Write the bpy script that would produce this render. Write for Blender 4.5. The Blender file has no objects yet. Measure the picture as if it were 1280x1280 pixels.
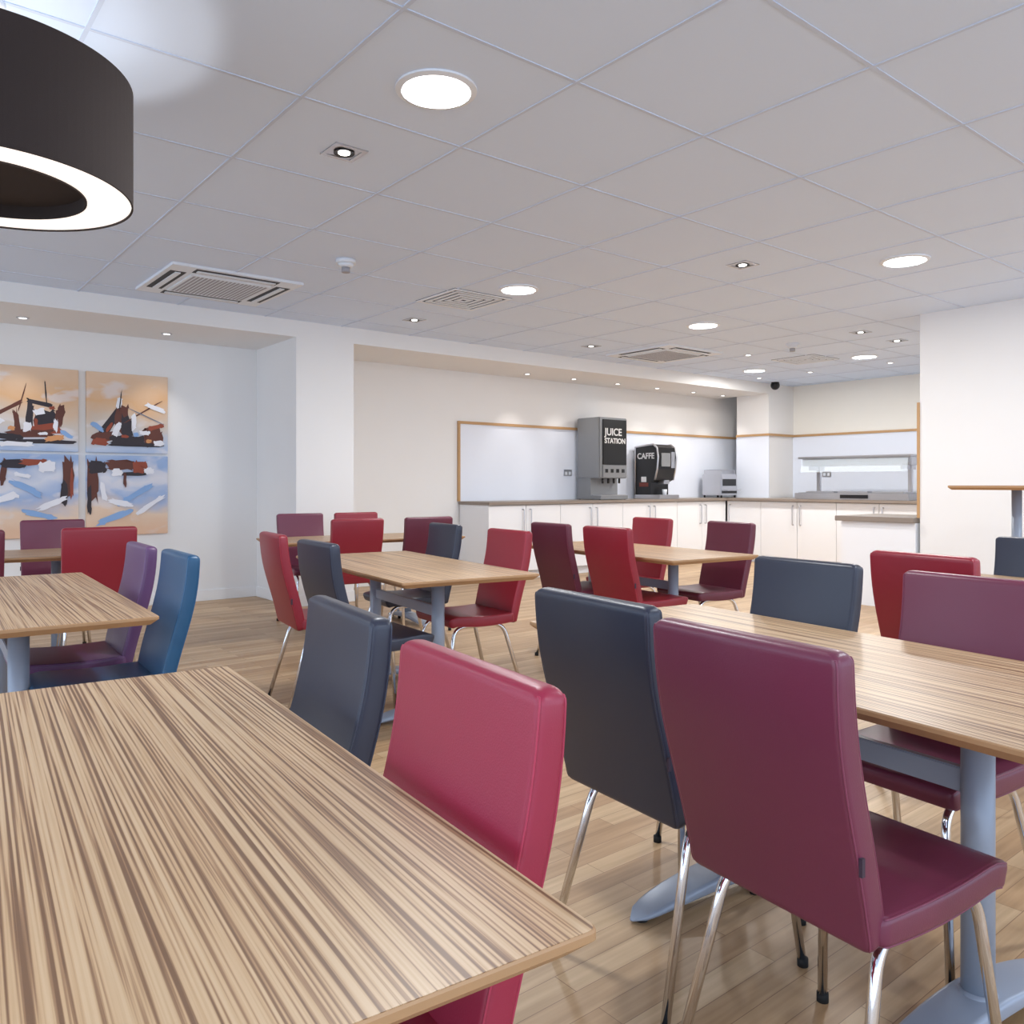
import bpy, bmesh, math, random
from mathutils import Vector, Matrix
random.seed(4)
S=bpy.context.scene
try:
    S.view_settings.view_transform='Standard'
except Exception as e: print(e)
COL=S.collection
def srgb(r,g,b):
    f=lambda c:(c/12.92 if c<=.04045 else ((c+.055)/1.055)**2.4)
    return (f(r/255),f(g/255),f(b/255),1)
# ---------------------------------------------------------------- materials
def newmat(name):
    m=bpy.data.materials.new(name); m.use_nodes=True
    nt=m.node_tree; b=nt.nodes['Principled BSDF']; return m,nt,b
def mat(name,c,rough=.5,metal=0,em=None,es=0,bump=0,bscale=200,var=0,coat=0,trans=0,spec=.5,alpha=1):
    m,nt,b=newmat(name)
    b.inputs['Base Color'].default_value=c; b.inputs['Roughness'].default_value=rough
    b.inputs['Metallic'].default_value=metal
    b.inputs['Coat Weight'].default_value=coat
    b.inputs['Transmission Weight'].default_value=trans
    b.inputs['Specular IOR Level'].default_value=spec
    b.inputs['Alpha'].default_value=alpha
    if em: b.inputs['Emission Color'].default_value=em; b.inputs['Emission Strength'].default_value=es
    tc=nt.nodes.new('ShaderNodeTexCoord')
    if bump:
        n=nt.nodes.new('ShaderNodeTexNoise'); n.inputs['Scale'].default_value=bscale; n.inputs['Detail'].default_value=3
        nt.links.new(tc.outputs['Object'],n.inputs['Vector'])
        bp=nt.nodes.new('ShaderNodeBump'); bp.inputs['Strength'].default_value=bump; bp.inputs['Distance'].default_value=.002
        nt.links.new(n.outputs['Fac'],bp.inputs['Height']); nt.links.new(bp.outputs['Normal'],b.inputs['Normal'])
    if var:
        n=nt.nodes.new('ShaderNodeTexNoise'); n.inputs['Scale'].default_value=3; n.inputs['Detail'].default_value=3
        nt.links.new(tc.outputs['Object'],n.inputs['Vector'])
        mx=nt.nodes.new('ShaderNodeMix'); mx.data_type='RGBA'
        mx.inputs[6].default_value=tuple(x*(1-var) for x in c[:3])+(1,)
        mx.inputs[7].default_value=tuple(min(1,x*(1+var)) for x in c[:3])+(1,)
        nt.links.new(n.outputs['Fac'],mx.inputs[0]); nt.links.new(mx.outputs[2],b.inputs['Base Color'])
    return m
def ramp(nt,stops):
    r=nt.nodes.new('ShaderNodeValToRGB'); e=r.color_ramp.elements
    e[0].position,e[0].color=stops[0]; e[1].position,e[1].color=stops[-1]
    for p,c in stops[1:-1]:
        x=e.new(p); x.color=c
    return r
M={}
M['wall']=mat('wall_paint',srgb(238,237,236),.85,var=.012,bump=.08,bscale=300)
M['cream']=mat('wall_paint_cream',srgb(241,238,230),.85,var=.012)
M['ceil']=mat('ceiling_tile',srgb(220,234,255),.9,bump=.15,bscale=400,var=.01)
M['grid']=mat('ceiling_grid_bar',srgb(204,216,236),.6)
M['base']=mat('baseboard_paint',srgb(240,240,240),.45)
M['white']=mat('white_laminate',srgb(240,242,246),.3,var=.01)
M['plastic']=mat('white_plastic',srgb(230,235,242),.4)
M['gap']=mat('dark_gap',srgb(60,60,64),.7)
M['slot']=mat('grille_slot',srgb(165,165,172),.7)
M['splash']=mat('splashback_white',srgb(234,240,252),.22,var=.01)
M['trim']=mat('oak_trim',srgb(190,150,104),.45,var=.1)
M['counter']=mat('taupe_worktop',srgb(142,130,120),.4,var=.06)
M['steel']=mat('brushed_steel',srgb(200,200,204),.3,1,var=.05)
M['chrome']=mat('chrome',srgb(228,229,233),.08,1,var=.01)
M['frame']=mat('table_frame_paint',srgb(152,162,178),.35,.1,var=.03)
M['grey']=mat('grey_machine',srgb(140,142,145),.4,.3,var=.04)
M['black']=mat('black_plastic',srgb(22,22,25),.3,var=.1)
M['rubber']=mat('rubber_foot',srgb(20,20,20),.8)
M['shade']=mat('shade_fabric',srgb(48,38,36),.9,bump=.5,bscale=500,var=.12)
M['diff']=mat('lamp_diffuser',srgb(255,248,240),.6,em=srgb(255,248,242),es=.9)
M['lamp']=mat('downlight_emitter',(1,1,1,1),.5,em=(1,1,1,1),es=9)
M['spotem']=mat('spot_bulb',(1,1,1,1),.5,em=(1,.96,.9,1),es=6)
M['text']=mat('label_white',srgb(235,235,235),.5)
M['red']=mat('machine_red',srgb(120,50,36),.4)
M['glass']=mat('gantry_glass',srgb(225,238,248),.05,alpha=.2)
M['tag']=mat('label_tag',srgb(60,45,60),.6)
def leather(name,c):
    return mat('leather_'+name,c,.36,bump=.12,bscale=350,var=.08,spec=.55)
LC={'pink':srgb(156,38,66),'red':srgb(144,32,48),'purple':srgb(112,46,70),
 'maroon':srgb(100,34,54),'navy':srgb(46,50,66),'navy_bluelit':srgb(26,80,118),'violet_bluelit':srgb(98,64,106)}  # last two: bluish cast of the light put into the leather colour
L={k:leather(k,c) for k,c in LC.items()}
LP={k:mat('piping_'+k,tuple(min(1,x*1.25+.01) for x in c[:3])+(1,),.4) for k,c in LC.items()}
def zebrano(name):
    m,nt,b=newmat(name)
    tc=nt.nodes.new('ShaderNodeTexCoord')
    def noise(sx,sy,det,rg=.5,off=0):
        mp=nt.nodes.new('ShaderNodeMapping'); mp.inputs['Scale'].default_value=(sx,sy,1); mp.inputs['Location'].default_value=(off,off,0)
        nt.links.new(tc.outputs['Object'],mp.inputs['Vector'])
        n=nt.nodes.new('ShaderNodeTexNoise'); n.inputs['Scale'].default_value=1; n.inputs['Detail'].default_value=det; n.inputs['Roughness'].default_value=rg
        nt.links.new(mp.outputs['Vector'],n.inputs['Vector']); return n
    n1=noise(235,1.3,.6); n2=noise(620,5,2,off=7); n3=noise(9,.6,2,off=3)
    r=ramp(nt,[(.34,srgb(122,90,66)),(.44,srgb(160,124,92)),(.51,srgb(196,162,124)),(.66,srgb(208,178,142))])
    ad=nt.nodes.new('ShaderNodeMath'); ad.operation='MULTIPLY_ADD'; ad.inputs[1].default_value=.25
    nt.links.new(n2.outputs['Fac'],ad.inputs[0])
    ad2=nt.nodes.new('ShaderNodeMath'); ad2.operation='MULTIPLY_ADD'; ad2.inputs[1].default_value=1.0; ad2.inputs[2].default_value=-.125
    nt.links.new(n1.outputs['Fac'],ad2.inputs[0]); nt.links.new(ad2.outputs[0],ad.inputs[2])
    nt.links.new(ad.outputs[0],r.inputs[0])
    hs=nt.nodes.new('ShaderNodeHueSaturation'); mr=nt.nodes.new('ShaderNodeMapRange')
    mr.inputs[3].default_value=.94; mr.inputs[4].default_value=1.06
    nt.links.new(n3.outputs['Fac'],mr.inputs[0]); nt.links.new(mr.outputs[0],hs.inputs['Value']); nt.links.new(r.outputs[0],hs.inputs['Color'])
    nt.links.new(hs.outputs[0],b.inputs['Base Color']); b.inputs['Roughness'].default_value=.36
    return m
M['zeb']=zebrano('zebrano_laminate')
M['edge']=mat('table_edge_wood',srgb(178,138,98),.45,var=.15)
def floormat():
    m,nt,b=newmat('oak_plank_floor'); tc=nt.nodes.new('ShaderNodeTexCoord')
    br=nt.nodes.new('ShaderNodeTexBrick'); br.offset=.37; br.inputs['Scale'].default_value=1
    br.inputs['Brick Width'].default_value=.75; br.inputs['Row Height'].default_value=.075
    br.inputs['Mortar Size'].default_value=.001; br.inputs['Mortar Smooth'].default_value=.2
    br.inputs['Color1'].default_value=srgb(212,182,144); br.inputs['Color2'].default_value=srgb(182,146,108)
    br.inputs['Mortar'].default_value=srgb(140,106,76)
    nt.links.new(tc.outputs['Object'],br.inputs['Vector'])
    mp=nt.nodes.new('ShaderNodeMapping'); mp.inputs['Scale'].default_value=(1.5,28,1)
    nt.links.new(tc.outputs['Object'],mp.inputs['Vector'])
    n=nt.nodes.new('ShaderNodeTexNoise'); n.inputs['Scale'].default_value=1.5; n.inputs['Detail'].default_value=5
    nt.links.new(mp.outputs['Vector'],n.inputs['Vector'])
    r=ramp(nt,[(.3,(.72,.68,.62,1)),(.7,(1.0,1.0,1.0,1))]); nt.links.new(n.outputs['Fac'],r.inputs[0])
    mx=nt.nodes.new('ShaderNodeMix'); mx.data_type='RGBA'; mx.blend_type='MULTIPLY'; mx.inputs[0].default_value=1
    nt.links.new(br.outputs['Color'],mx.inputs[6]); nt.links.new(r.outputs[0],mx.inputs[7])
    nt.links.new(mx.outputs[2],b.inputs['Base Color']); b.inputs['Roughness'].default_value=.4
    return m
M['floor']=floormat()
# ---------------------------------------------------------------- helpers
def link(ob,parent=None):
    COL.objects.link(ob)
    if parent is not None: ob.parent=parent
    return ob
def empty(name,loc=(0,0,0),rot=0,parent=None):
    e=bpy.data.objects.new(name,None); e.location=loc; e.rotation_euler=(0,0,rot); e.empty_display_size=.1
    return link(e,parent)
def mesh_from_bm(name,bm,m,smooth=False):
    me=bpy.data.meshes.new(name); bmesh.ops.recalc_face_normals(bm,faces=bm.faces); bm.to_mesh(me); bm.free()
    if m: me.materials.append(m)
    if smooth:
        for p in me.polygons: p.use_smooth=True
    return me
def box(name,x0,x1,y0,y1,z0,z1,m,parent=None,bev=0):
    bm=bmesh.new(); bmesh.ops.create_cube(bm,size=1)
    c=Vector(((x0+x1)/2,(y0+y1)/2,(z0+z1)/2))
    for v in bm.verts: v.co=Vector((v.co.x*(x1-x0),v.co.y*(y1-y0),v.co.z*(z1-z0)))
    if bev: bmesh.ops.bevel(bm,geom=list(bm.edges),offset=bev,segments=2,affect='EDGES')
    ob=bpy.data.objects.new(name,mesh_from_bm(name,bm,m)); ob.location=c
    return link(ob,parent)
def loftmesh(name,rings,m,smooth=True,closed_caps=True):
    bm=bmesh.new(); R=[[bm.verts.new(p) for p in r] for r in rings]; n=len(R[0])
    for a,b in zip(R[:-1],R[1:]):
        for i in range(n): bm.faces.new((a[i],a[(i+1)%n],b[(i+1)%n],b[i]))
    if closed_caps:
        bm.faces.new(R[0]); bm.faces.new(R[-1])
    return mesh_from_bm(name,bm,m,smooth)
def rrect(w,t,r,k=5):
    pts=[]
    r=min(r,w/2*.999,t/2*.999)
    for cx,cy,a0 in ((w/2-r,t/2-r,0),(-w/2+r,t/2-r,90),(-w/2+r,-t/2+r,180),(w/2-r,-t/2+r,270)):
        for i in range(k):
            a=math.radians(a0+90*i/(k-1)); pts.append((cx+r*math.cos(a),cy+r*math.sin(a)))
    return pts
def fillet(pts,r,k=7):
    P=[Vector(p) for p in pts]; out=[P[0]]
    for i in range(1,len(P)-1):
        a=(P[i-1]-P[i]).normalized(); b=(P[i+1]-P[i]).normalized()
        s=P[i]+a*r; e=P[i]+b*r
        for j in range(k+1):
            t=j/k; out.append(s*(1-t)**2+P[i]*2*t*(1-t)+e*t*t)
    out.append(P[-1]); return out
def tubemesh(name,pts,r,m,n=12,rf=0):
    P=fillet(pts,rf) if rf else [Vector(p) for p in pts]
    rings=[]; up=None
    for i,p in enumerate(P):
        if i==0: d=P[1]-P[0]
        elif i==len(P)-1: d=P[-1]-P[-2]
        else: d=(P[i+1]-P[i]).normalized()+(P[i]-P[i-1]).normalized()
        d=d.normalized()
        if up is None:
            up=Vector((0,0,1)) if abs(d.z)<.9 else Vector((0,1,0))
        u=(up-d*up.dot(d)).normalized(); up=u; v=d.cross(u)
        rings.append([p+(u*math.cos(2*math.pi*j/n)+v*math.sin(2*math.pi*j/n))*r for j in range(n)])
    return loftmesh(name,rings,m)
def padded(name,cl,w,t,m,mp,rw=.022,rt=.016,wfun=None):
    L_=[0]
    for a,b in zip(cl[:-1],cl[1:]): L_.append(L_[-1]+math.hypot(b[0]-a[0],b[1]-a[1]))
    T=L_[-1]
    def at(s):
        s=max(0,min(T,s))
        for i in range(len(cl)-1):
            if s<=L_[i+1]+1e-9:
                f=(s-L_[i])/(L_[i+1]-L_[i]); a,b=cl[i],cl[i+1]
                return (a[0]+(b[0]-a[0])*f,a[1]+(b[1]-a[1])*f)
        return cl[-1]
    def tang(s):
        a,b=at(s-.012),at(s+.012); return Vector((b[0]-a[0],b[1]-a[1])).normalized()
    ss=[0,.0008,.002,.004,.007,.011,.016,.022]; mid=16
    S_=ss+[.022+(T-.044)*i/mid for i in range(1,mid)]+[T-x for x in reversed(ss)]
    rings=[]
    for s in S_:
        e=min(s,T-s)
        iw=rw-math.sqrt(max(0,rw*rw-max(0,rw-e)**2)); it=rt-math.sqrt(max(0,rt*rt-max(0,rt-e)**2))
        f=math.sin(math.pi*min(1,max(0,s/T)))**.6
        ww=(w if wfun is None else w*wfun(s/T))-2*iw; tt=t-2*it*.98+.006*f
        p=at(s); d=tang(s); nrm=(-d.y,d.x)
        rings.append([Vector((p[0]+nrm[0]*v,u,p[1]+nrm[1]*v)) for u,v in rrect(ww,tt,.012)])
    pipes=[]
    for a,b in ((2,7),(17,12)):
        path=[r[a] for r in rings[5:-5]]+[rings[-5][a].lerp(rings[-5][b],i/6) for i in range(1,6)]+[r[b] for r in reversed(rings[5:-5])]
        pipes.append(tubemesh('seam',path,.0019,mp,n=6))
    return loftmesh(name,rings,m),pipes
def cyl(name,x,y,z0,z1,r,m,parent=None,n=32,r2=None,bev=0):
    r2=r if r2 is None else r2
    prof=[(r,0),(r2,z1-z0)]
    rings=[[Vector((q*math.cos(2*math.pi*j/n),q*math.sin(2*math.pi*j/n),z)) for j in range(n)] for q,z in prof]
    me=loftmesh(name,rings,m,False)
    for p in me.polygons: p.use_smooth=len(p.vertices)==4
    ob=bpy.data.objects.new(name,me); ob.location=(x,y,z0); return link(ob,parent)
def ringmesh(name,prof,m,n=48):
    bm=bmesh.new(); R=[[bm.verts.new((r*math.cos(2*math.pi*j/n),r*math.sin(2*math.pi*j/n),z)) for r,z in prof] for j in range(n)]
    k=len(prof)
    for j in range(n):
        a,b=R[j],R[(j+1)%n]
        for i in range(k): bm.faces.new((a[i],a[(i+1)%k],b[(i+1)%k],b[i]))
    return mesh_from_bm(name,bm,m)
def inst(name,me,parent,loc=(0,0,0),rot=(0,0,0)):
    ob=bpy.data.objects.new(name,me); ob.location=loc; ob.rotation_euler=rot; return link(ob,parent)
def addbox(bm,x0,x1,y0,y1,z0,z1):
    r=bmesh.ops.create_cube(bm,size=1)
    for v in r['verts']: v.co=Vector(((x0+x1)/2+v.co.x*(x1-x0),(y0+y1)/2+v.co.y*(y1-y0),(z0+z1)/2+v.co.z*(z1-z0)))
# ---------------------------------------------------------------- room shell
H=2.8; X0,Y0=-5,-4.5; XW,YW=12.0,8.5; ZS=2.638
box('floor',X0,XW+.15,Y0,YW+.15,-.1,0,M['floor'])
ceil=box('ceiling',X0,XW+.15,Y0,YW+.15,H,H+.1,M['ceil'])
bm=bmesh.new()
gx,gy=2.231,2.356
k=-9
while gx+.8*k<XW:
    x=gx+.8*k
    if x>X0: addbox(bm,x-.008,x+.008,Y0,7.5 if x<11.3 else YW,H-.004,H)
    k+=1
k=-9
while gy+.8*k<7.5:
    y=gy+.8*k
    if y>Y0: addbox(bm,X0,XW,y-.008,y+.008,H-.0035,H)
    k+=1
g=bpy.data.objects.new('grid_bars',mesh_from_bm('grid_bars',bm,M['grid'])); link(g,ceil); g.location=-Vector(ceil.location)
box('wall_back',X0,XW+.15,YW,YW+.15,0,H,M['wall'])
box('wall_end',XW,XW+.15,3.55,YW,0,H,M['cream'])
box('wall_right',7.81,XW+.15,Y0,3.55,0,H,M['wall'])
box('trim_bulkhead',X0,11.3,7.5,YW,ZS,H,M['wall'])
box('wall_column',3.344,3.968,7.5,YW,0,ZS,M['wall'])
box('wall_pier',11.3,XW,7.5,8.1,0,H,M['wall'])
box('baseboard_back',X0,3.344,YW-.018,YW,0,.11,M['base'],bev=.004)
box('baseboard_column',3.326,3.98,7.482,7.5,0,.11,M['base'],bev=.004)
box('baseboard_column_side',3.326,3.344,7.5,YW-.018,0,.11,M['base'],bev=.004)
box('baseboard_recess',3.968,5.98,YW-.018,YW,0,.11,M['base'],bev=.004)
box('baseboard_right',7.792,7.81,Y0,3.55,0,.11,M['base'],bev=.004)
TZ=1.97
box('trim_1',5.99,11.98,YW-.03,YW,TZ,TZ+.035,M['trim'])
box('trim_2',5.96,5.99,YW-.03,YW,.98,TZ+.035,M['trim'])
box('wall_splashback_back',5.99,11.98,YW-.012,YW,.98,TZ,M['splash'])
box('trim_3',11.27,11.3,7.47,8.1,TZ,TZ+.035,M['trim'])
box('trim_4',11.3,12,7.47,7.5,TZ,TZ+.035,M['trim'])
box('trim_5',11.97,12,3.55,7.5,TZ,TZ+.035,M['trim'])
box('wall_splashback_end',11.988,12,3.55,7.5,.98,TZ,M['splash'])
box('wall_splashback_pier',11.288,11.3,7.49,8.1,.98,TZ,M['splash'])
box('trim_6',7.80,7.83,3.55,3.575,.88,TZ,M['trim'])
# ---------------------------------------------------------------- tables
def table(cx,cy,Lg,W,rot,ztop=.75,s=None):
    e=empty('dining_table',(cx,cy,0),math.radians(rot))
    th=.03
    def ring(i,z,r): return [Vector((u,v,z)) for u,v in rrect(W-2*i,Lg-2*i,r,6)]
    rings=[ring(.0015,ztop-.0006,.012),ring(0,ztop-.003,.012),ring(0,ztop-.011,.012),ring(.022,ztop-th,.01)]
    inst('edge_band',loftmesh('edge_band',rings,M['edge'],False),e)
    inst('table_top',loftmesh('table_top',[ring(.0022,ztop-.002,.012),ring(.0022,ztop,.012)],M['zeb'],False),e)
    s=s or Lg*.26
    for i,y in enumerate((-s,s)):
        cyl('column_%d'%(i+1),0,y,.06,ztop-th-.006,.034,M['frame'],e)
        cyl('collar_%d'%(i+1),0,y,.058,.085,.05,M['frame'],e,r2=.036)
        box('top_bracket_%d'%(i+1),-W*.36,W*.36,y-.03,y+.03,ztop-th-.012,ztop-th,M['frame'],e,bev=.002)
        rings=[]
        N=24
        for j in range(N+1):
            u=-1+2*j/N; x=u*W*.51
            end=math.sqrt(max(0,1-abs(u)**8)); wd=(.045+.012*(1-u*u))*max(end,.12)*2
            top=.026+.052*(1-abs(u)**1.6); bot=.006+.032*(1-u*u)
            hgt=max(.006,(top-bot)*max(end,.25)); zc=bot+hgt/2
            rings.append([Vector((x,y+a,zc+b)) for a,b in rrect(wd,hgt,.012)])
        inst('foot_%d'%(i+1),loftmesh('foot',rings,M['frame']),e)
        for q in (-1,1): cyl('glide',q*W*.46,y,0,.012,.018,M['rubber'],e,n=16)
    box('stretcher',-.012,.012,-s,s,.51,.565,M['frame'],e,bev=.003)
    return e
table(.254,1.333,1.43,.8,-5.2)
table(1.977,1.115,1.78,.74,-7,s=.365)
table(.471,3.779,1.7,.76,-3)
table(2.409,3.954,1.65,.75,-7.5)
table(4.18,3.87,1.6,.75,-6)
table(3.95,1.05,1.5,.75,-6)
table(3.35,6.17,1.6,.72,84)
table(.62,6.12,1.6,.72,84)
e=empty('bar_table',(6.67,2.33,0),math.radians(-3))
def ring(w,z): return [Vector((u,v,z)) for u,v in rrect(w,w,.012,6)]
inst('table_top',loftmesh('bar_top',[ring(.68,1.187),ring(.68,1.175),ring(.64,1.157)],M['edge'],False),e)
inst('top_surface',loftmesh('bar_surf',[ring(.675,1.186),ring(.675,1.189)],M['zeb'],False),e)
cyl('column',0,0,.02,1.157,.034,M['frame'],e); cyl('base_plate',0,0,0,.02,.24,M['frame'],e,r2=.22)
# ---------------------------------------------------------------- chairs
CH={}
def back_cl():
    pts=[]
    for i in range(25):
        t=i/24; z=.432+.505*t
        x=-.178-.102*t-.012*math.sin(math.pi*t)+.012*math.sin(2*math.pi*t)*.5
        pts.append((x,z))
    return pts
def seat_cl():
    pts=[]
    for i in range(25):
        t=i/24; x=-.185+.405*t
        z=.466+.010*t-.012*math.sin(math.pi*t)-(.02*max(0,(t-.85)/.15)**2)
        pts.append((x,z))
    return pts
for k,m in L.items():
    CH[k]=(padded('backrest_'+k,back_cl(),.418,.046,m,LP[k],wfun=lambda s:1-.04*(1-s)),padded('seat_'+k,seat_cl(),.42,.05,m,LP[k]))
legs=[]
for sy in (-1,1):
    legs.append(tubemesh('leg_frame',[(.225,sy*.205,.008),(.178,sy*.165,.433),(-.13,sy*.165,.433),(-.25,sy*.205,.008)],.011,M['chrome'],rf=.07))
cross=tubemesh('cross_tube',[(.10,-.165,.43),(.10,.165,.43)],.009,M['chrome'])
footm=tubemesh('foot_cap',[(0,0,0),(0,0,.02)],.0135,M['rubber'])
def chair(bx,by,yaw,col):
    a=math.radians(yaw); d=Vector((math.cos(a),math.sin(a)))
    e=empty('dining_chair',(bx+.28*d.x,by+.28*d.y,0),a)
    (b,bp),(s,sp)=CH[col]
    inst('backrest',b,e); inst('seat',s,e)
    for i,p in enumerate(bp): inst('backrest_seam_%d'%(i+1),p,e)
    for i,p in enumerate(sp): inst('seat_seam_%d'%(i+1),p,e)
    inst('leg_frame_1',legs[0],e); inst('leg_frame_2',legs[1],e); inst('cross_tube_1',cross,e); inst('cross_tube_2',cross,e,(-.17,0,0))
    i=1
    for x in (.226,-.252):
        for y in (-.205,.205):
            inst('foot_cap_%d'%i,footm,e,(x,y,0)); i+=1
    box('label_tag',-.240,-.232,-.2085,-.2025,.575,.605,M['tag'],e)
for c in [(.72,.985,174,'pink'),(.83,1.60,172,'navy'),(1.35,1.37,-5,'navy'),(1.222,.865,-6,'purple'),
 (2.575,1.56,174,'navy'),(2.49,.975,174,'purple'),(3.14,1.42,-8,'red'),(4.47,1.45,174,'navy'),
 (3.6,3.53,-4,'red'),(3.66,4.12,-6,'maroon'),(4.76,3.46,172,'maroon'),(4.84,4.25,174,'red'),
 (2.95,3.68,174,'red'),(3.06,4.5,172,'navy'),(1.65,3.47,-4,'navy'),(1.74,4.2,-8,'red'),
 (2.97,5.55,84,'red'),(3.58,5.50,84,'maroon'),(3.09,6.85,-96,'purple'),(3.62,6.8,-96,'red'),
 (1.16,5.45,84,'red'),(.46,5.5,84,'maroon'),(1.13,6.8,-96,'purple'),
 (.98,3.27,177,'navy_bluelit'),(.98,3.82,177,'violet_bluelit')]:
    chair(*c)
# ---------------------------------------------------------------- pendant lamp
def light(kind,name,loc,energy,parent,color=(1,1,1),size=.1,spot=None,blend=.5):
    d=bpy.data.lights.new(name,kind); d.energy=energy; d.color=color
    if kind=='AREA': d.shape='DISK'; d.size=size
    else: d.shadow_soft_size=size
    if spot: d.spot_size=math.radians(spot); d.spot_blend=blend
    o=bpy.data.objects.new(name,d); o.location=loc; return link(o,parent)
def pendant(x,y):
    e=empty('pendant_lamp',(x,y,0))
    R=.445; zb=2.17; zt=2.565
    inst('outer_shade',ringmesh('outer_shade',[(R,zb),(R,zt),(R-.006,zt),(R-.006,zb)],M['shade'],96),e)
    inst('inner_shade',ringmesh('inner_shade',[(.30,zb),(.30,zb+.05),(.294,zb+.05),(.294,zb)],M['shade'],96),e)
    cyl('inner_cap',0,0,zb+.045,zb+.05,.298,M['shade'],e,n=64)
    inst('diffuser',ringmesh('diffuser',[(.30,zb+.006),(R-.006,zb+.006),(R-.006,zb+.01),(.30,zb+.01)],M['diff'],96),e)
    cyl('stem',0,0,zb+.05,H-.02,.008,M['black'],e,n=12); cyl('canopy',0,0,H-.025,H,.06,M['plastic'],e)
    light('POINT','bulb',(0.06,0,zb+.10),10,e,(1,.98,.96),.05)
pendant(.33,3.18)
# ---------------------------------------------------------------- ceiling fittings
ringD=ringmesh('trim_ring',[(.135,0),(.165,0),(.165,-.008),(.14,-.014),(.135,-.006)],M['plastic'],48)
def downlight(x,y,en=32,col=(.95,.98,1)):
    e=empty('recessed_downlight',(x,y,H))
    inst('trim_ring',ringD,e); cyl('lens',0,0,-.006,-.002,.136,M['lamp'],e,n=48)
    light('AREA','lamp',(0,0,-.012),en,e,col,.26)
for x,y in [(1.83,2.756),(4.23,5.156)]: downlight(x,y,32)
for x,y in [(5.83,2.756),(6.63,5.156)]: downlight(x,y,40,(1,.98,.95))
for x,y in [(9.83,5.156),(9.83,6.756)]: downlight(x,y,40,(1,.97,.93))
for x,y in [(-1.37,.356),(3.43,.356),(1.83,-2.044),(6.63,-.444),(-1.37,5.156)]: downlight(x,y,30,(.86,.93,1))  # out-of-view downlights added on the tile grid to light the near room
SQ={}
def mk_sq(s):
    if s in SQ: return SQ[s]
    bm=bmesh.new()
    addbox(bm,-s,s,s*.74,s,-.006,0);addbox(bm,-s,s,-s,-s*.74,-.006,0);addbox(bm,-s,-s*.74,-s*.74,s*.74,-.006,0);addbox(bm,s*.74,s,-s*.74,s*.74,-.006,0)
    addbox(bm,-s*.74,s*.74,-s*.74,s*.74,-.0015,0)
    SQ[s]=mesh_from_bm('spot_frame',bm,M['steel']); return SQ[s]
dk=ringmesh('baffle',[(.05,-.006),(.032,-.002),(.032,-.004),(.05,-.008)],M['gap'],32)
def sqspot(x,y,z=H,s=.085,en=5):
    e=empty('square_spotlight',(x,y,z))
    inst('frame',mk_sq(s),e); inst('baffle',dk,e)
    cyl('bulb_lens',0,0,-.008,-.003,s*.33,M['spotem'],e,n=20)
    light('SPOT','lamp',(0,0,-.015),en,e,(1,.95,.88),.02,90)
for x,y in [(1.83,3.556),(5.03,3.556),(4.23,6.756),(9.03,4.356),(8.23,4.356),(6.63,6.756)]: sqspot(x,y)
rs=ringmesh('spot_ring',[(.03,0),(.05,0),(.05,-.005),(.03,-.007)],M['steel'],32)
def rspot(x,y,z,en=14):
    e=empty('recessed_spotlight',(x,y,z)); inst('trim_ring',rs,e); cyl('bulb_lens',0,0,-.004,-.001,.03,M['spotem'],e,n=20)
    light('SPOT','lamp',(0,0,-.012),en,e,(1,.96,.91),.02,85,.7)
for x in (-.1,1.12,2.31): rspot(x,8.12,ZS,17)
for x in (6.81,7.64,8.5,9.35,10.2,10.95): rspot(x,8.12,ZS,17)
for x,y in [(10.6,6.36),(10.6,7.2),(11.4,4.36),(8.6,6.0),(10.6,5.2)]: rspot(x,y,H,15)
def detector(x,y):
    e=empty('smoke_detector',(x,y,H)); cyl('base',0,0,-.03,0,.07,M['plastic'],e); cyl('body',0,0,-.055,-.03,.038,M['plastic'],e,r2=.06); cyl('sensor',0,0,-.09,-.055,.03,M['slot'],e)
detector(2.72,5.26); detector(8.3,5.2)
def cassette(x,y,s=.5):
    e=empty('air_conditioning_cassette',(x,y,H))
    bm=bmesh.new(); addbox(bm,-s,s,-s,s,-.02,0)
    inst('panel',mesh_from_bm('panel',bm,M['plastic']),e)
    b2=s*.62
    bm=bmesh.new(); addbox(bm,-b2,b2,-b2,b2,-.032,-.02)
    inst('intake_grille',mesh_from_bm('g',bm,M['plastic']),e)
    bm=bmesh.new()
    for i in range(-9,10): addbox(bm,i*b2/10-.009,i*b2/10+.009,-b2*.92,b2*.92,-.0335,-.032)
    inst('grille_slots',mesh_from_bm('gs',bm,M['slot']),e)
    for i in range(4):
        a=i*math.pi/2
        bm=bmesh.new(); addbox(bm,s*.70,s*.93,-s*.64,s*.64,-.0225,-.02)
        inst('outlet_%d'%(i+1),mesh_from_bm('outlet',bm,M['gap']),e,rot=(0,0,a))
        bm=bmesh.new(); addbox(bm,s*.77,s*.85,-s*.6,s*.6,-.03,-.0225)
        inst('louvre_%d'%(i+1),mesh_from_bm('louvre',bm,M['plastic']),e,rot=(0,0,a))
cassette(2.27,6.57); cassette(7.70,6.58)
def vent(x,y,s=.3):
    e=empty('ceiling_vent',(x,y,H)); bm=bmesh.new(); addbox(bm,-s,s,-s,s,-.003,0); inst('backing',mesh_from_bm('b',bm,M['gap']),e)
    bm=bmesh.new()
    for i in range(5):
        q=s*(1-i*.2); w=.033
        addbox(bm,-q,q,q-w,q,-.010,-.004);addbox(bm,-q,q,-q,-q+w,-.010,-.004);addbox(bm,-q,-q+w,-q+w,q-w,-.010,-.004);addbox(bm,q-w,q,-q+w,q-w,-.010,-.004)
    inst('louvres',mesh_from_bm('l',bm,M['plastic']),e)
vent(4.1,5.75); vent(9.47,5.75)
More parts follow.
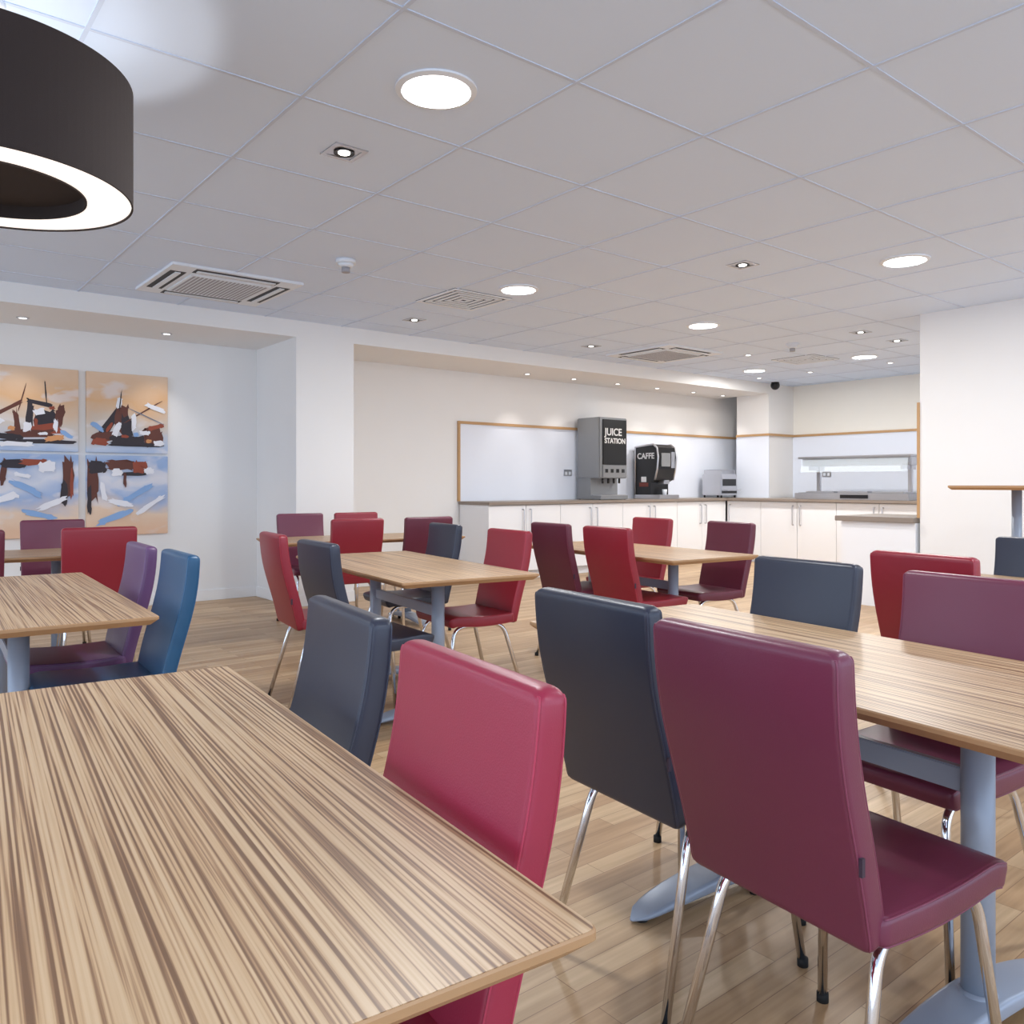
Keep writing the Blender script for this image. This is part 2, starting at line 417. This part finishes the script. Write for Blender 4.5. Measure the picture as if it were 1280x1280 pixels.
e=empty('security_camera',(11.25,7.35,H-.0)); cyl('mount',0,0,-.03,0,.06,M['black'],e)
bm=bmesh.new(); bmesh.ops.create_uvsphere(bm,u_segments=20,v_segments=12,radius=.07); inst('dome',mesh_from_bm('dome',bm,M['black'],True),e,(0,0,-.05))
# ---------------------------------------------------------------- paintings
def paintmat():
    m,nt,b=newmat('abstract_painting'); ge=nt.nodes.new('ShaderNodeNewGeometry')
    N=lambda t:nt.nodes.new(t)
    sp=N('ShaderNodeSeparateXYZ'); nt.links.new(ge.outputs['Position'],sp.inputs[0])
    def math_(op,a,b_=None,c=None):
        x=N('ShaderNodeMath'); x.operation=op
        for i,v in enumerate((a,b_,c)):
            if v is None: continue
            if isinstance(v,(int,float)): x.inputs[i].default_value=v
            else: nt.links.new(v,x.inputs[i])
        return x.outputs[0]
    def noise(scale,rot,det,dist=0,loc=(0,0,0)):
        mp=N('ShaderNodeMapping'); mp.inputs['Scale'].default_value=scale; mp.inputs['Rotation'].default_value=rot; mp.inputs['Location'].default_value=loc
        nt.links.new(ge.outputs['Position'],mp.inputs['Vector'])
        n=N('ShaderNodeTexNoise'); n.inputs['Scale'].default_value=1; n.inputs['Detail'].default_value=det; n.inputs['Distortion'].default_value=dist
        nt.links.new(mp.outputs[0],n.inputs['Vector']); return n.outputs['Fac']
    def mix(f,a,c):
        mx=N('ShaderNodeMix'); mx.data_type='RGBA'; nt.links.new(f,mx.inputs[0])
        for i,v in ((6,a),(7,c)):
            if isinstance(v,tuple): mx.inputs[i].default_value=v
            else: nt.links.new(v,mx.inputs[i])
        return mx.outputs[2]
    n=noise((1.6,1,2.6),(0,.4,0),4)
    zz=math_('MULTIPLY_ADD',n,.6,math_('SUBTRACT',sp.outputs['Z'],1.01))
    t=math_('DIVIDE',zz,1.56)
    r=ramp(nt,[(0,srgb(226,188,158)),(.15,srgb(230,204,180)),(.24,srgb(160,182,218)),(.36,srgb(212,216,228)),(.46,srgb(148,174,214)),(.56,srgb(190,202,222)),(.68,srgb(210,198,186)),(.82,srgb(222,178,134)),(1,srgb(228,200,174))])
    nt.links.new(t,r.inputs[0]); col=r.outputs[0]
    p1=noise((3,1,6),(0,-.5,0),3,.4,(3,0,1)); rr=ramp(nt,[(.56,(0,0,0,1)),(.66,(.6,.6,.6,1))]); nt.links.new(p1,rr.inputs[0])
    col=mix(rr.outputs[0],col,srgb(226,222,226))
    nt.links.new(col,b.inputs['Base Color']); b.inputs['Roughness'].default_value=.6
    return m
M['paint']=paintmat()
P={'k':mat('paint_black',srgb(42,34,42),.55,var=.3),'b':mat('paint_brown',srgb(94,48,36),.55,var=.35),'r':mat('paint_rust',srgb(146,66,42),.55,var=.3),
 'w':mat('paint_white',srgb(232,232,238),.55,var=.04),'o':mat('paint_orange',srgb(214,150,98),.55,var=.1),'l':mat('paint_blue',srgb(136,172,218),.55,var=.1),'g':mat('paint_grey',srgb(120,126,142),.55,var=.2)}
def stroke_set(seedv,blobs):
    rnd=random.Random(seedv); out=[]
    for cx,cz,w,h,t,c in blobs:
        a=math.radians(t); n=22; pts=[]
        for i in range(n):
            th=2*math.pi*i/n; cx_=math.cos(th); s_=math.sin(th)
            px=math.copysign(abs(cx_)**.45,cx_)*w/2*rnd.uniform(.72,1.15); pz=math.copysign(abs(s_)**.45,s_)*h/2*rnd.uniform(.65,1.2)
            pts.append((cx+px*math.cos(a)-pz*math.sin(a),cz+px*math.sin(a)+pz*math.cos(a)))
        out.append((pts,c))
    return out
blobs=[]
blobs+=[(1.02,1.86,.34,.035,32,'b'),(1.30,1.94,.26,.04,-12,'k'),(1.12,1.76,.05,.24,8,'b'),(1.22,1.80,.06,.30,-4,'k'),(1.34,1.78,.20,.22,0,'k'),(1.36,1.70,.26,.10,4,'r'),
 (1.46,1.82,.07,.22,-12,'b'),(1.24,1.66,.40,.07,3,'b'),(1.04,1.63,.26,.06,-4,'k'),(1.30,1.86,.10,.06,14,'w'),(1.20,1.72,.07,.10,0,'w'),(1.43,1.74,.04,.12,0,'w'),(1.26,1.585,.62,.045,1,'k'),
 (1.10,1.56,.30,.05,0,'w'),(1.42,1.62,.16,.05,10,'o'),(.97,1.74,.12,.05,40,'w'),(1.52,1.66,.12,.04,-30,'l'),(1.35,2.03,.012,.22,4,'k'),(1.16,1.97,.010,.26,-14,'b'),
 (1.40,1.90,.05,.03,20,'r'),(1.27,1.76,.03,.08,0,'r'),(1.08,1.70,.06,.04,-10,'o'),(1.33,1.66,.08,.03,5,'w')]
blobs+=[(1.90,1.80,.09,.40,-34,'k'),(1.99,1.84,.12,.30,-8,'b'),(2.04,1.74,.10,.26,6,'k'),(1.86,1.65,.26,.10,6,'b'),(2.06,1.63,.36,.09,0,'k'),(2.27,1.66,.20,.18,0,'b'),(2.30,1.76,.16,.05,16,'r'),
 (2.18,1.90,.40,.014,34,'b'),(2.22,1.86,.36,.010,-24,'g'),(1.95,1.72,.06,.14,-20,'w'),(2.10,1.80,.05,.16,0,'w'),(2.20,1.70,.10,.05,0,'w'),(2.12,1.58,.52,.04,0,'k'),(1.80,1.60,.14,.07,0,'r'),
 (1.97,1.98,.05,.10,-10,'w'),(1.98,2.00,.012,.2,-6,'k'),(2.33,1.60,.10,.06,0,'w'),(1.78,1.74,.12,.05,-35,'l'),(2.30,1.95,.2,.05,-20,'w'),
 (2.02,1.66,.07,.03,0,'r'),(1.88,1.74,.03,.1,-30,'r'),(2.24,1.62,.05,.04,0,'o'),(2.12,1.68,.05,.04,10,'l')]
blobs+=[(1.53,1.28,.10,.34,2,'b'),(1.50,1.12,.06,.22,-3,'k'),(1.02,1.32,.05,.24,-6,'b'),(1.10,1.38,.22,.08,0,'k'),(1.26,1.40,.24,.06,0,'r'),(1.36,1.36,.14,.10,8,'w'),(1.16,1.28,.14,.04,-12,'w'),
 (1.20,1.16,.30,.06,-28,'l'),(1.40,1.02,.26,.05,24,'w'),(1.04,1.08,.20,.07,18,'w'),(1.56,1.20,.03,.26,0,'r'),(1.30,.92,.30,.05,-16,'l')]
blobs+=[(1.74,1.24,.10,.42,2,'b'),(1.78,1.36,.16,.12,0,'k'),(1.99,1.38,.30,.10,0,'b'),(2.08,1.30,.34,.035,0,'k'),(2.16,1.37,.14,.12,0,'r'),(1.95,1.31,.10,.07,0,'w'),(2.24,1.33,.10,.06,0,'w'),(1.71,1.06,.04,.26,0,'k'),
 (2.02,1.24,.03,.14,0,'b'),(2.12,1.10,.36,.06,32,'l'),(2.26,1.00,.30,.05,36,'w'),(1.98,1.02,.24,.05,-14,'w'),(1.92,.88,.34,.06,22,'l'),(1.83,1.12,.05,.2,10,'w')]
allst=stroke_set(5,blobs)
for x0 in (.885,1.684):
    for z0 in (.71,1.50):
        e=empty('wall_art_canvas',(x0,YW-.037,z0))
        box('canvas',0,.734,0,.036,0,.765,M['paint'],e,bev=.003)
        for key in P:
            bm=bmesh.new()
            for i,(pts,c) in enumerate(allst):
                if c!=key: continue
                cx=sum(p[0] for p in pts)/len(pts); cz=sum(p[1] for p in pts)/len(pts)
                if not (x0<=cx<=x0+.734 and z0<=cz<=z0+.765): continue
                y=-.0006-.00012*i
                vs=[bm.verts.new((min(.729,max(.005,p[0]-x0)),y,min(.76,max(.005,p[1]-z0)))) for p in pts]
                bm.faces.new(vs)
            if len(bm.faces): inst('brush_strokes_'+P[key].name,mesh_from_bm('strokes',bm,P[key]),e)
            else: bm.free()
# ---------------------------------------------------------------- kitchen
CZ=.98
e=empty('kitchen_counter',(0,0,0))
box('carcass_back',6.0,11.28,7.90,YW-.013,.1,CZ-.04,M['gap'],e)
box('carcass_end',10.73,11.28,3.56,7.90,.1,CZ-.04,M['gap'],e)
box('plinth_back',6.02,10.75,7.95,YW-.02,0,.1,M['white'],e); box('plinth_end',10.78,11.2,3.57,7.95,0,.1,M['white'],e)
box('end_panel',5.985,6.0,7.87,YW-.02,0,CZ-.04,M['white'],e)
box('worktop_back',5.97,11.28,7.84,YW-.013,CZ-.04,CZ,M['counter'],e,bev=.004)
box('worktop_end',10.66,11.28,3.56,7.84,CZ-.04,CZ,M['counter'],e,bev=.004)
n=8; w=(10.70-6.0)/n
for i in range(n):
    a=6.0+i*w
    box('door_back_%d'%(i+1),a+.003,a+w-.003,7.88,7.90,.105,CZ-.046,M['white'],e,bev=.002)
    hx=a+w-.06 if i%2==0 else a+.06
    inst('handle_back_%d'%(i+1),tubemesh('h',[(hx,7.88,.60),(hx,7.845,.60),(hx,7.845,.88),(hx,7.88,.88)],.008,M['steel'],rf=.012),e)
n=7; w=(7.86-3.57)/n
for i in range(n):
    a=3.57+i*w
    box('door_end_%d'%(i+1),10.71,10.73,a+.003,a+w-.003,.105,CZ-.046,M['white'],e,bev=.002)
    hy=a+w-.06 if i%2==0 else a+.06
    inst('handle_end_%d'%(i+1),tubemesh('h',[(10.71,hy,.60),(10.675,hy,.60),(10.675,hy,.88),(10.71,hy,.88)],.008,M['steel'],rf=.012),e)
e=empty('rear_worktop')
box('worktop',11.285,11.985,3.56,7.46,CZ-.04,CZ,M['counter'],e); box('support',11.30,11.98,3.56,7.46,0,CZ-.04,M['white'],e)
e=empty('serving_counter')
box('body',7.84,8.55,3.58,4.32,0,.83,M['white'],e,bev=.003); box('worktop',7.74,8.6,3.58,4.37,.83,.88,M['counter'],e,bev=.004)
box('front_panel',7.78,7.84,3.58,4.32,0,.83,M['white'],e)
def text(s,loc,size,parent,m=M['text'],rot=(math.pi/2,0,0),align='LEFT'):
    c=bpy.data.curves.new('lettering',type='FONT'); c.body=s; c.size=size; c.extrude=.001; c.offset=.003; c.align_x=align; c.materials.append(m)
    o=bpy.data.objects.new('lettering',c); o.location=loc; o.rotation_euler=rot; return link(o,parent)
e=empty('juice_dispenser')
box('body_upper',7.98,8.535,7.97,8.42,1.28,2.13,M['grey'],e,bev=.012)
box('body_rear',7.99,8.525,8.15,8.42,1.02,1.28,M['grey'],e)
box('base',7.98,8.535,7.95,8.42,.985,1.04,M['grey'],e,bev=.006)
box('door_panel',8.04,8.51,7.955,7.972,1.47,2.10,M['black'],e,bev=.003)
box('tap_panel',8.04,8.51,7.955,7.972,1.29,1.46,M['grey'],e)
for i in range(4): box('button_%d'%(i+1),8.08+i*.11,8.13+i*.11,7.948,7.956,1.36,1.41,M['black'],e); cyl('nozzle_%d'%(i+1),8.105+i*.11,8.03,1.21,1.28,.016,M['black'],e,n=12)
box('drip_grille',8.02,8.50,7.96,8.14,1.04,1.048,M['steel'],e)
text('JUICE',(8.07,7.953,1.88),.14,e); text('STATION',(8.065,7.953,1.77),.10,e)
for x in (8.0,8.5):
    for y in (7.98,8.38): cyl('foot',x,y,.98,.987,.015,M['rubber'],e,n=10)
e=empty('coffee_machine')
prof=[(8.42,1.02),(8.42,1.76),(8.06,1.79),(7.99,1.74),(7.965,1.60),(7.985,1.42),(8.03,1.26),(8.12,1.22),(8.12,1.02)]
def extr(name,prof,x0,x1,m,parent):
    rings=[[Vector((x,y,z)) for y,z in prof] for x in (x0,x1)]
    return inst(name,loftmesh(name,rings,m,False),parent)
extr('body',prof,9.20,9.60,M['black'],e)
for i,x in enumerate((9.195,9.605)):
    inst('silver_rim_%d'%(i+1),tubemesh('rim',[(x,y,z) for y,z in [(8.42,1.03)]+prof[1:7]],.014,M['steel'],rf=.01),e)
box('base_tray',9.18,9.62,7.92,8.42,.98,1.04,M['steel'],e,bev=.006)
box('display',9.26,9.46,7.955,7.975,1.46,1.66,M['grey'],e); box('menu_strip',9.48,9.56,7.957,7.975,1.44,1.68,M['steel'],e)
box('side_motif',9.196,9.201,8.16,8.34,1.16,1.22,M['red'],e,bev=.002); box('side_motif_cup',9.195,9.201,8.20,8.30,1.23,1.31,M['text'],e,bev=.002)
text('CAFFE',(9.197,8.38,1.58),.12,e,rot=(math.pi/2,0,-math.pi/2))
box('spout',9.34,9.46,7.97,8.12,1.20,1.26,M['steel'],e,bev=.008); cyl('cup',9.40,8.02,1.041,1.12,.03,M['plastic'],e,r2=.038)
e=empty('conveyor_toaster',(.30,0,0))
box('body',10.42,10.84,7.98,8.36,1.02,1.36,M['steel'],e,bev=.012); box('opening',10.46,10.80,7.972,7.981,1.17,1.28,M['black'],e)
box('tray',10.45,10.81,7.88,8.0,1.10,1.112,M['steel'],e); box('control_strip',10.44,10.82,7.972,7.981,1.05,1.09,M['black'],e)
for i in range(5): box('rail_%d'%(i+1),10.45+i*.085,10.465+i*.085,8.0,8.34,1.42,1.43,M['steel'],e)
for x in (10.45,10.80):
    box('rack_side',x,x+.01,8.0,8.34,1.36,1.43,M['steel'],e)
    for y in (8.0,8.33): cyl('foot',x,y,.98,1.02,.015,M['rubber'],e,n=10)
e=empty('heated_serving_gantry')
box('hot_plate',10.78,11.35,5.05,6.72,.982,1.07,M['steel'],e,bev=.006); box('plate_top',10.82,11.31,5.09,6.68,1.07,1.075,M['grey'],e)
for i in range(3): box('tray_well_%d'%(i+1),10.88,11.24,5.16+i*.5,5.60+i*.5,1.074,1.095,M['steel'],e,bev=.006)
for y in (5.2,6.55):
    box('post',11.14,11.18,y-.025,y+.025,1.075,1.50,M['steel'],e)
    box('bracket',10.9,11.3,y-.01,y+.01,1.40,1.47,M['steel'],e)
box('lamp_housing',10.92,11.32,5.08,6.68,1.46,1.57,M['steel'],e,bev=.012)
box('top_shelf',10.86,11.36,5.05,6.72,1.57,1.60,M['steel'],e,bev=.01)
bm=bmesh.new(); addbox(bm,-.003,.003,5.1,6.66,-.2,0); inst('sneeze_glass',mesh_from_bm('gl',bm,M['glass']),e,(10.89,0,1.565),(0,math.radians(14),0))
box('control_box',10.765,10.78,5.6,6.0,1.0,1.05,M['black'],e)
def socket(x,y,z,face):
    e=empty('wall_socket',(x,y,z),0 if face=='y' else -math.pi/2)
    box('plate',-.075,.075,-.012,0,-.045,.045,M['steel'],e,bev=.003)
    for q in (-.035,.035): box('outlet',q-.02,q+.02,-.014,-.011,-.03,.015,M['plastic'],e)
socket(7.86,8.488,1.36,'y'); socket(11.988,6.9,1.36,'x'); socket(10.1,8.488,1.36,'y')
# ---------------------------------------------------------------- world + camera
w=bpy.data.worlds.new('daylight'); S.world=w; w.use_nodes=True; bg=w.node_tree.nodes['Background']
bg.inputs[0].default_value=(.66,.80,1,1); bg.inputs[1].default_value=2.65
cd=bpy.data.cameras.new('camera'); cam=bpy.data.objects.new('camera',cd); COL.objects.link(cam)
cam.location=(0,0,1.2); cam.rotation_euler=(math.pi/2,0,-math.radians(38.9)); cd.sensor_width=36; cd.lens=28.575; cd.shift_y=-.0273; cd.clip_start=.05
S.camera=cam
